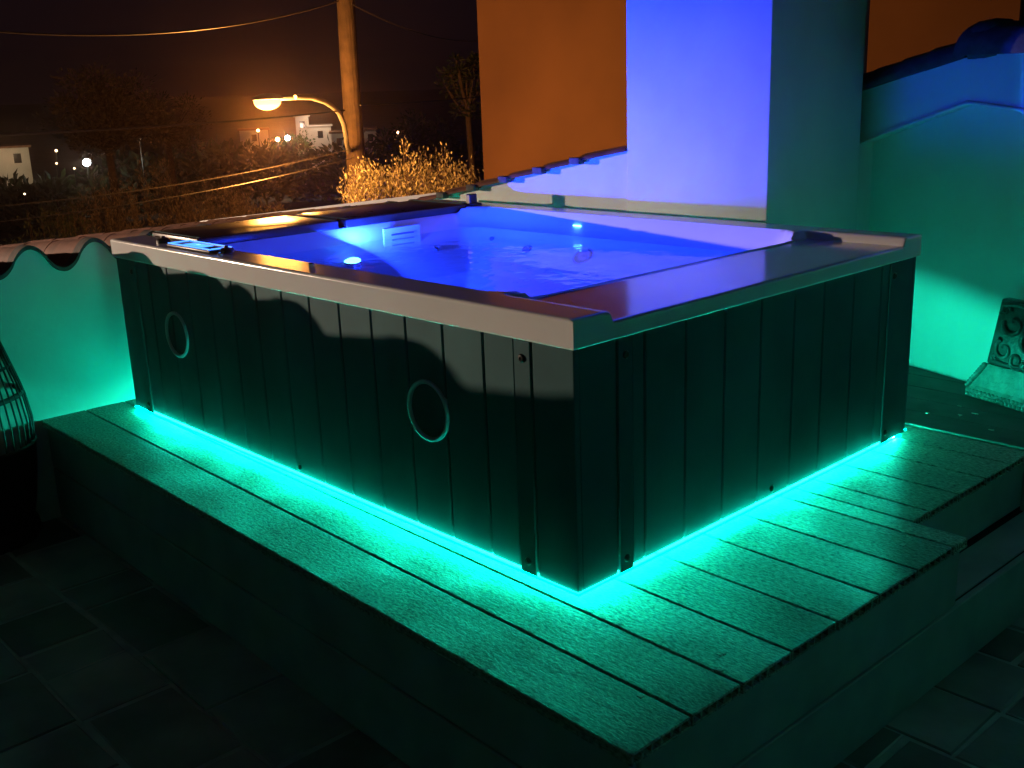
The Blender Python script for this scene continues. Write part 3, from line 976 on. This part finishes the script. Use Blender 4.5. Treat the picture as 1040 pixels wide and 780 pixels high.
# ------------------------------------------------------------------ ground, road, hills
q = MB(); bm = q.bm
def gz(x, y):
    d = math.hypot(x, y)
    z = -4.6 - 3.2 * sm(20, 110, d) + 2.0 * sm(160, 400, d) + 12 * sm(400, 1200, d)
    return z + noise.noise(Vector((x, y, 0)) * .03) * 1.2 * sm(20, 80, d)
GN = 90
cs_ = []
for i in range(GN + 1):
    t = 2 * i / GN - 1; cs_.append(math.copysign(abs(t) ** 2.6, t) * 1500)
gv = [[bm.verts.new((x, y, gz(x, y))) for y in cs_] for x in cs_]
for i in range(GN):
    for j in range(GN): bm.faces.new((gv[i][j], gv[i + 1][j], gv[i + 1][j + 1], gv[i][j + 1]))
tag(q.build('ground', M['ground']), kind='structure')
q = MB(); q.box(-16.0, -10.6, -60, 40, -5.4, -4.45, .0)
tag(q.build('road', M['road'], None, smooth=False), kind='structure')
q = MB(); q.box(-10.595, -8.9, -60, 40, -5.4, -4.33, .02)
tag(q.build('pavement', M['grout'], None, smooth=False), kind='structure')

# ------------------------------------------------------------------ utility pole with street lamp
PB = far(361.5, 160, 13.7); PT = far(350.5, -6, 13.7)
pdir = (PT - PB) / (PT.z - PB.z)
base_p = PB + pdir * (-4.33 - PB.z)
def pole_at(z): return PB + pdir * (z - PB.z)
pole = empty('utility_pole', base_p)
tag(pole, 'brown wooden utility pole with a curved arm holding a glowing orange street lamp', 'utility pole')
q = MB()
pts = [pole_at(-4.6 + 8.2 * i / 12) for i in range(13)]
q.tube([p - base_p + Vector((random.uniform(-.008, .008), random.uniform(-.008, .008), 0)) for p in pts], [.142 - .0032 * i for i in range(13)], 18)
q.build('mast', M['wood_pole'], pole)
ap = [(353, 154), (352.2, 146), (351.2, 136), (349, 125.5), (344.6, 115), (338, 108.5), (330, 103.5), (317, 99.2), (300, 98.8)]
arm = [far(x, y, 13.5 - .16 * i) - base_p for i, (x, y) in enumerate(ap)]
arm[0] = far(354.5, 154, 13.6) - base_p
q = MB(); q.tube(arm, [.030] * 6 + [.028] * 3, 10)
arm_o = q.build('lamp_arm', M['galv'], pole)
hd = far(272, 100.8, 12.15) - base_p
hdir = (far(262, 101, 12.05) - far(300, 99, 12.35)).normalized()
q = MB(); bm = q.bm
rot = hdir.to_track_quat('X', 'Z').to_matrix()
vs_ = bmesh.ops.create_uvsphere(bm, u_segments=24, v_segments=12, radius=1)['verts']
for v in vs_:
    v.co = Vector((v.co.x * .19, v.co.y * .12, v.co.z * (.065 if v.co.z > 0 else .012)))
    v.co = rot @ v.co + hd
q.box(-.16, .14, -.035, .035, -.022, .022, .01)
for v in [v for v in bm.verts if v not in set(vs_)]:
    v.co = rot @ v.co + hd - hdir * .30
head = q.build('lamp_head', M['galv'], pole, angle=60)
q = MB(); bm = q.bm
for v in bmesh.ops.create_uvsphere(bm, u_segments=20, v_segments=10, radius=1)['verts']:
    v.co = Vector((v.co.x * .165 + .01, v.co.y * .105, v.co.z * .085 - .028))
    v.co = rot @ v.co + hd
q.build('glass_bowl', M['bulb'], head)
def point(name, loc, col, watts, rad=.08):
    d = bpy.data.lights.new(name, 'POINT'); d.color = col; d.energy = watts; d.shadow_soft_size = rad
    o = bpy.data.objects.new(name, d); C.objects.link(o); o.location = loc
    return o
lampL = point('street_lamp_light', base_p + hd + Vector((0, 0, -.26)), SODIUM, 1000, .24)
# the next lamp of the street, left of the picture
pole2 = copy_tree(pole)
P2 = Vector((-9.7, -4.6, 1.14))
pole2.rotation_euler = (0, 0, R(0))
pole2.location = P2 - hd - Vector((0, 0, -.26))
tag(pole2, 'next utility pole along the street with its own lamp, outside the left of the picture', 'utility pole')
d_ = bpy.data.lights.new('street_lamp_light', 'SPOT'); d_.color = (1.0, .70, .50); d_.energy = 3800; d_.shadow_soft_size = .045
d_.spot_size = R(84); d_.spot_blend = .25
lamp2 = bpy.data.objects.new('street_lamp_light', d_); C.objects.link(lamp2); lamp2.location = P2
lamp2.rotation_euler = Vector((.92, .40, -.12)).to_track_quat('-Z', 'Y').to_euler()
q = MB(); q.lathe([(.65, -.009), (.56, .06), (.20, .12), (.001, .13), (.001, .145), (.21, .135), (.58, .07), (.658, -.009)], 48, hd + Vector((0, 0, -.26)), closed=True)  # unseen dish added to keep this lamp's light off the tower
q.build('added_lamp_shade', M['galv'], pole2)

# ------------------------------------------------------------------ cables
def cable(a, b, sag, r, label):
    pts = []
    for i in range(29):
        f = i / 28; p = a.lerp(b, f); p.z -= sag * 4 * f * (1 - f); pts.append(p)
    q = MB(); q.tube(pts, r, 6)
    o = q.build('overhead_cable', M['cable'])
    tag(o, label, 'cable', 'overhead cables strung from the utility pole'); return o
ptop = pole_at(2.2)
cable(far(344, 1, 13.0), far(-260, -2, 9), .30, .008, 'topmost overhead cable, sagging across the top left of the sky')
cable(far(350, 112, 13.05), far(-90, 141, 6.5), .03, .009, 'bright overhead cable level with the lamp, crossing the far tree')
cable(far(366, 107, 13.1), far(560, 88, 22), .05, .008, 'thin cable running right from the pole towards the slender tree')
cable(far(357, 4, 13.0), far(520, 34, 20), .25, .007, 'short faint cable leaving the top of the pole to the right')
cable(far(362, 150, 13.05), far(-60, 214, 11), .1, .0035, 'faint upper one of the two low cables crossing the dry shrubs')
cable(far(360, 160, 13.05), far(-60, 232, 9), .08, .0038, 'faint lower one of the two low cables crossing the dry shrubs')

# ------------------------------------------------------------------ vegetation
def leafquad(bm, p, d, ln, w):
    d = d.normalized(); s = d.orthogonal().normalized()
    s = Matrix.Rotation(random.uniform(0, 2 * PI), 3, d) @ s
    a = p; m_ = p + d * ln * .5 + s.cross(d) * ln * .08; e = p + d * ln
    bm.faces.new([bm.verts.new(v) for v in (a, m_ + s * w, e, m_ - s * w)])
def sprig_tree(name, top, ground, rad, nst, nleaf, leaf, ln, w, label, cat='tree', group=None, spread=.5, spire=0.0, low=1.6):
    """a shrubby tree: trunk, many rising stems, leaves set along the stems"""
    g0 = Vector((top.x, top.y, ground))
    root = empty(name, g0); tag(root, label, cat, group)
    hgt = top.z - ground
    q = MB(); q.tube([Vector((0, 0, -.1)), Vector((.05, .02, hgt * .3)), Vector((0, 0, hgt - low * .8))], [.10, .07, .04], 8)
    stems = []
    for k in range(nst):
        a = random.uniform(0, 2 * PI); rr = rad * math.sqrt(random.random())
        hh = hgt - (rr / rad) ** 2 * rad * spread * 1.5 - random.uniform(0, .35) * rad + (random.random() ** 6) * spire
        st = Vector((math.cos(a) * rr * .25, math.sin(a) * rr * .25, hgt - low))
        en = Vector((math.cos(a) * rr, math.sin(a) * rr, hh))
        mid = st.lerp(en, .5) + Vector((math.cos(a), math.sin(a), 0)) * rr * .25
        stems.append((st, mid, en))
        q.tube([Vector((0, 0, hgt - low * 1.1)), st, mid, en], [.018, .009, .005, .002], 5)
    q.build('trunk', M['bark'], root)
    q = MB(); bm = q.bm
    for k in range(nleaf):
        st, mid, en = random.choice(stems)
        f = random.random() ** .7
        p = st.lerp(mid, f * 2) if f < .5 else mid.lerp(en, f * 2 - 1)
        dr = (en - mid).normalized() + Vector((random.gauss(0, .5), random.gauss(0, .5), random.gauss(0, .35)))
        p = p + Vector((random.gauss(0, .03), random.gauss(0, .03), random.gauss(0, .03))) * (1 + ln * 8)
        leafquad(bm, p, dr, ln * random.uniform(.6, 1.3), w * random.uniform(.7, 1.3))
    q.build('crown', leaf, root, smooth=False, recalc=False)
    return root
GB = 'leafy shrubs lit gold beside the pole'
for (px_, py_, D_, rad, nst, nl, sp, lab) in (
        (372, 160, 13.1, .37, 70, 3600, .10, 'bright gold-lit bushy shrub directly below the utility pole'),
        (399, 166, 13.0, .24, 34, 1500, .12, 'gold-lit shrub just right of the brightest bush'),
        (419, 154, 12.9, .24, 22, 1200, .30, 'gold-lit shrub with a tall pointed tip between the brightest bush and the house'),
        (443, 160, 12.8, .24, 22, 1100, .28, 'dim gold shrub with one slanting pointed shoot'),
        (466, 165, 12.7, .29, 30, 1500, .16, 'dim gold feathery shrub touching the corner of the ochre house')):
    sprig_tree('leafy_shrub', far(px_, py_, D_), -4.5, rad, nst, nl, M['leaf'], .050, .010, lab, 'shrub', GB, .55, sp)
GD = 'dry shrubs across the street'
for (px_, py_, D_, rad, nst, nl, ln, leaf, lab) in (
        (215, 182, 18.5, .95, 60, 11000, .07, M['leaf_dry'], 'rounded dry shrub glowing dull orange behind the cover boards'),
        (262, 196, 17.5, .55, 36, 5200, .07, M['leaf_dry'], 'small dry shrub right of the rounded orange one'),
        (150, 158, 20.0, .9, 36, 4200, .07, M['leaf_dry'], 'twiggy half-bare shrub left of the rounded orange one'),
        (100, 182, 20.0, .9, 36, 4000, .07, M['leaf_dry'], 'sparse dark shrub behind the scalloped wall'),
        (52, 205, 19.0, .9, 36, 4000, .07, M['leaf_dark'], 'dark shrub near the left edge of the view')):
    sprig_tree('dry_shrub', far(px_, py_, D_), -4.9, rad, nst, nl, leaf, ln, .010, lab, 'shrub', GD, .5, .25, 2.4)

def crown_tree(name, top, ground, rx, rz, nclump, nl, leaf, ln, w, label, group=None, trunk_r=.16, vis=.5):
    g0 = Vector((top.x, top.y, ground)); root = empty(name, g0); tag(root, label, 'tree', group)
    hgt = top.z - ground; cz = hgt - rz
    q = MB()
    q.tube([Vector((0, 0, -.2)), Vector((.08, .03, (hgt - 2 * rz) * .6)), Vector((0, 0, cz - rz * vis))], [trunk_r, trunk_r * .8, trunk_r * .6], 10)
    cl = []
    for k in range(nclump):
        while True:
            v = Vector((random.uniform(-1, 1), random.uniform(-1, 1), random.uniform(-1, 1)))
            if .25 < v.length < 1: break
        c = Vector((v.x * rx, v.y * rx, cz + v.z * rz)); cl.append((c, random.uniform(.13, .3) * rx))
        s0_ = Vector((0, 0, cz - rz * vis * random.uniform(.7, 1.1)))
        q.tube([s0_, s0_.lerp(c, .5) + Vector((v.x, v.y, 0)) * rx * .12, c], [trunk_r * .35, trunk_r * .18, .012], 5)
    q.build('trunk', M['bark'], root)
    q = MB(); bm = q.bm
    for k in range(nl):
        c, r_ = random.choice(cl)
        v = Vector((random.gauss(0, 1), random.gauss(0, 1), random.gauss(0, .7)))
        leafquad(bm, c + v * r_ * .55, v + Vector((0, 0, .5)), ln * random.uniform(.6, 1.3), w)
    q.build('crown', leaf, root, smooth=False, recalc=False)
    return root
crown_tree('broad_tree', far(100, 78, 27), -5.2, 1.30, .85, 60, 5200, M['leaf_dry'], .12, .022, 'broad spreading tree with a forked trunk on the far left, dull red brown', trunk_r=.14, vis=.9)
crown_tree('broad_tree', far(165, 96, 33), -5.2, 1.2, .8, 40, 2200, M['leaf_dry'], .12, .022, 'faint tree behind the spreading one, nearer the lamp', trunk_r=.12)
crown_tree('slender_tree', far(472, 48, 20), -5.0, .45, .62, 26, 1100, M['leaf_dark'], .12, .022, 'slender dark tree beside the upper corner of the ochre house', trunk_r=.08, vis=.9)
crown_tree('broad_tree', far(425, 122, 70), -6.8, 2.6, 1.6, 40, 2200, M['leaf_dark'], .35, .08, 'dark tree far off to the right of the pole', trunk_r=.2)
def lamp_bush(px_, py_, D_, r_, lab):
    c = far(px_, py_, D_); root = empty('garden_bush', Vector((c.x, c.y, gz(c.x, c.y)))); tag(root, lab, 'bush', 'garden bushes around the far houses')
    q = MB(); bm = q.bm
    for k in range(900):
        v = Vector((random.gauss(0, .5), random.gauss(0, .5), random.gauss(0, .35))) * r_
        leafquad(bm, c - root.location + v, v + Vector((0, 0, .3)), r_ * .2, r_ * .05)
    q.build('foliage', M['leaf_green'], root, smooth=False, recalc=False)
    q = MB(); q.tube([(0, 0, -.1), c - root.location], .1, 6); q.build('stem', M['bark'], root)
lamp_bush(301, 149, 108, 1.5, 'green bush lit by a white lamp below the far white house')
lamp_bush(283, 148, 108, .9, 'small green bush lit beside the warm far lamp')
# dark tree line on the far ground
DK = 'dark trees around the far houses'
for k, (px_, py_, D_, rx) in enumerate(((240, 150, 90, 4), (330, 152, 95, 4.5), (385, 150, 88, 4), (450, 152, 80, 4), (130, 168, 90, 4.5), (70, 182, 80, 4), (15, 184, 80, 3.5), (190, 152, 100, 4.5))):
    crown_tree('far_tree', far(px_, py_, D_), gz(*far(px_, py_, D_).xy), rx, 2.2, 40, 1500, M['leaf_dark'], .8, .2,
               ['dark tree left of the far white house', 'dark tree under the far white house', 'dark tree behind the foot of the pole', 'dark tree right of the pole', 'dark tree right of the far floodlight', 'dark tree under the far floodlight', 'dark tree below the far cream house', 'dark tree between the floodlight and the street lamp'][k], DK, .3)

# ------------------------------------------------------------------ far houses and lamps
def village(px0, px1, pyt, pyb, D_, label, storeys=1, dark=False, depth=5):
    a = far(px0, pyt, D_); b_ = far(px1, pyt, D_); lo = far(px0, pyb, D_).z
    c = (a + b_) / 2; g_ = gz(c.x, c.y)
    wdt = (b_ - a).length; ang = math.atan2(b_.y - a.y, b_.x - a.x)
    root = empty('far_house', Vector((c.x, c.y, g_)), ang); tag(root, label, 'house', 'houses of the far village')
    t = a.z - g_
    q = MB(); q.box(-wdt / 2, wdt / 2, 0, depth, -1, t, .03); q.build('wall', M['white_wall'], root)
    q = MB(); q.box(-wdt / 2 - .2, wdt / 2 + .2, -.2, depth + .2, t + .002, t + .18, .03); q.build('roof', M['roof'] if dark else M['white_wall'], root)
    n = max(1, int(wdt / 1.6))
    for k in range(n):
        x = -wdt / 2 + wdt * (k + .5) / n
        zt = t - .45
        q = MB(); q.box(x - .28, x + .28, -.02, .03, zt - .75, zt, .01); q.build('window', M['dark_glass'], root)
    return root
village(299.5, 313, 119, 150, 118, 'far white house block, narrow and tall, right of the street lamp')
village(313.6, 336, 129, 150, 118, 'far low white house joined to the tall narrow block')
village(336, 369, 136, 155, 112, 'far low house partly hidden by the utility pole', dark=True)
village(369.5, 382, 132, 150, 118, 'far small house showing just right of the utility pole', dark=True)
village(-22, 29, 152, 182, 95, 'far cream house at the left edge with lit upper wall', dark=True)
village(243, 272, 133, 150, 125, 'far house behind the glowing street lamp', dark=True)
def far_lamp(px_, py_, D_, r_, m, col, watts, label, back=0):
    c = far(px_, py_, D_); g_ = gz(c.x, c.y)
    root = empty('far_lamp', Vector((c.x, c.y, g_))); tag(root, label, 'lamp', 'lamps of the far village')
    h_ = c.z - g_
    q = MB(); q.tube([(0, 0, -.2), (0, 0, h_ - r_ * .8)], .05, 6); q.build('post', M['black'], root)
    q = MB(); bmesh.ops.create_uvsphere(q.bm, u_segments=14, v_segments=8, radius=r_, matrix=Matrix.Translation((0, 0, h_))); q.build('globe', m, root)
    if watts: point('far_lamp_light', c + (CAM - c).normalized() * (r_ + .15), col, watts, .1)
far_lamp(88, 165, 85, .27, M['lamp_white'], (.9, 1, .7), 150, 'brightest far lamp, white with a yellow rim, on the left')
far_lamp(292, 140, 105, .24, M['lamp_white'], (.8, 1, .85), 500, 'white far lamp above the lit green bush')
far_lamp(282, 141.5, 105, .20, M['lamp_warm'], (1, .6, .25), 350, 'orange far lamp just left of the white one above the green bush')
far_lamp(404, 134.5, 105, .12, M['lamp_warm'], (1, .6, .25), 60, 'small warm far lamp right of the utility pole')
far_lamp(57, 153, 90, .10, M['lamp_dim'], (1, .6, .3), 30, 'tiny warm lamp up and left of the floodlight')
far_lamp(57.5, 166, 90, .08, M['lamp_dim'], (1, .8, .6), 0, 'tiny pale lamp left of the floodlight at its height')
far_lamp(75.5, 171, 88, .08, M['lamp_dim'], (1, .8, .6), 0, 'tiny pale lamp just below and left of the floodlight')
far_lamp(25, 197, 60, .05, M['lamp_dim'], (1, .8, .6), 0, 'tiny dim lamp low on the left above the wall')
far_lamp(262, 132.5, 110, .13, M['lamp_warm'], (1, .6, .3), 60, 'warm far lamp close under the street lamp')
far_lamp(142, 141, 80, .07, M['lamp_dim'], (1, .5, .2), 10, 'tiny orange lamp beyond the spreading tree')
c = far(8, 158, 92.0)  # points without fittings, added to light the far house walls
point('house_fill_light', c + (CAM - c).normalized() * 1.5, (1, .72, .38), 260, .2)
c = far(306, 130, 114)
point('house_fill_light', c + (CAM - c).normalized() * 1.5, (1, .62, .45), 260, .2)
c = far(325, 128, 116)
point('house_fill_light', c + Vector((0, 0, 1.0)), (1, .75, .5), 260, .2)

# ------------------------------------------------------------------ basin light and added fill
ld = bpy.data.lights.new('basin_light', 'AREA'); ld.color = BLUE; ld.energy = 95; ld.shape = 'DISK'; ld.size = .06; ld.specular_factor = 0
lo = bpy.data.objects.new('basin_light', ld); C.objects.link(lo); lo.location = lamp_p + Vector((.03, .01, .035))
lo.rotation_euler = (-Vector((.40, .32, .82))).to_track_quat('Z', 'Y').to_euler()
print('LAMP', lamp_p)
fill_ld = bpy.data.lights.new('basin_light', 'POINT'); fill_ld.color = BLUE; fill_ld.energy = 46; fill_ld.shadow_soft_size = .14; fill_ld.specular_factor = 0  # fill without a fitting, added for the basin and upper back wall
fill_lo = bpy.data.objects.new('basin_light', fill_ld); C.objects.link(fill_lo); fill_lo.location = (-.82, .70, .43)

# ------------------------------------------------------------------ haze
HAZE = 0.00055
if HAZE:
    q = MB(); q.box(-1520, 1520, -1520, 1520, -20, 60)
    hz = q.build('haze', M['water'], None, smooth=False)
    m = bpy.data.materials.new('night haze'); m.use_nodes = True
    nt = m.node_tree; nt.nodes.clear()
    out = nt.nodes.new('ShaderNodeOutputMaterial'); pv = nt.nodes.new('ShaderNodeVolumePrincipled')
    pv.inputs['Color'].default_value = (.95, .62, .5, 1); pv.inputs['Density'].default_value = HAZE
    pv.inputs['Anisotropy'].default_value = .93
    nt.links.new(pv.outputs[0], out.inputs['Volume'])
    hz.data.materials.clear(); hz.data.materials.append(m)
    tag(hz, kind='stuff')

# ------------------------------------------------------------------ sky
w = bpy.data.worlds.new('World'); S.world = w; w.use_nodes = True
nt = w.node_tree; bg = nt.nodes['Background']
tc = nt.nodes.new('ShaderNodeTexCoord'); sx = nt.nodes.new('ShaderNodeSeparateXYZ')
nt.links.new(tc.outputs['Generated'], sx.inputs[0])
r = nt.nodes.new('ShaderNodeValToRGB')
r.color_ramp.elements[0].position = .0; r.color_ramp.elements[0].color = (.0045, .0022, .0030, 1)
r.color_ramp.elements[1].position = .35; r.color_ramp.elements[1].color = (.0030, .0022, .0040, 1)
nt.links.new(sx.outputs['Z'], r.inputs['Fac']); nt.links.new(r.outputs[0], bg.inputs['Color'])
bg.inputs['Strength'].default_value = 1.25

# ------------------------------------------------------------------ render settings
S.view_settings.view_transform = 'Standard'; S.view_settings.look = 'None'
S.view_settings.exposure = 0; S.view_settings.gamma = 1
S.cycles.use_denoising = True
S.cycles.max_bounces = 8; S.cycles.diffuse_bounces = 5; S.cycles.glossy_bounces = 3
S.cycles.transparent_max_bounces = 8; S.cycles.volume_bounces = 0
S.cycles.sample_clamp_indirect = 4
S.cycles.caustics_reflective = False; S.cycles.caustics_refractive = False
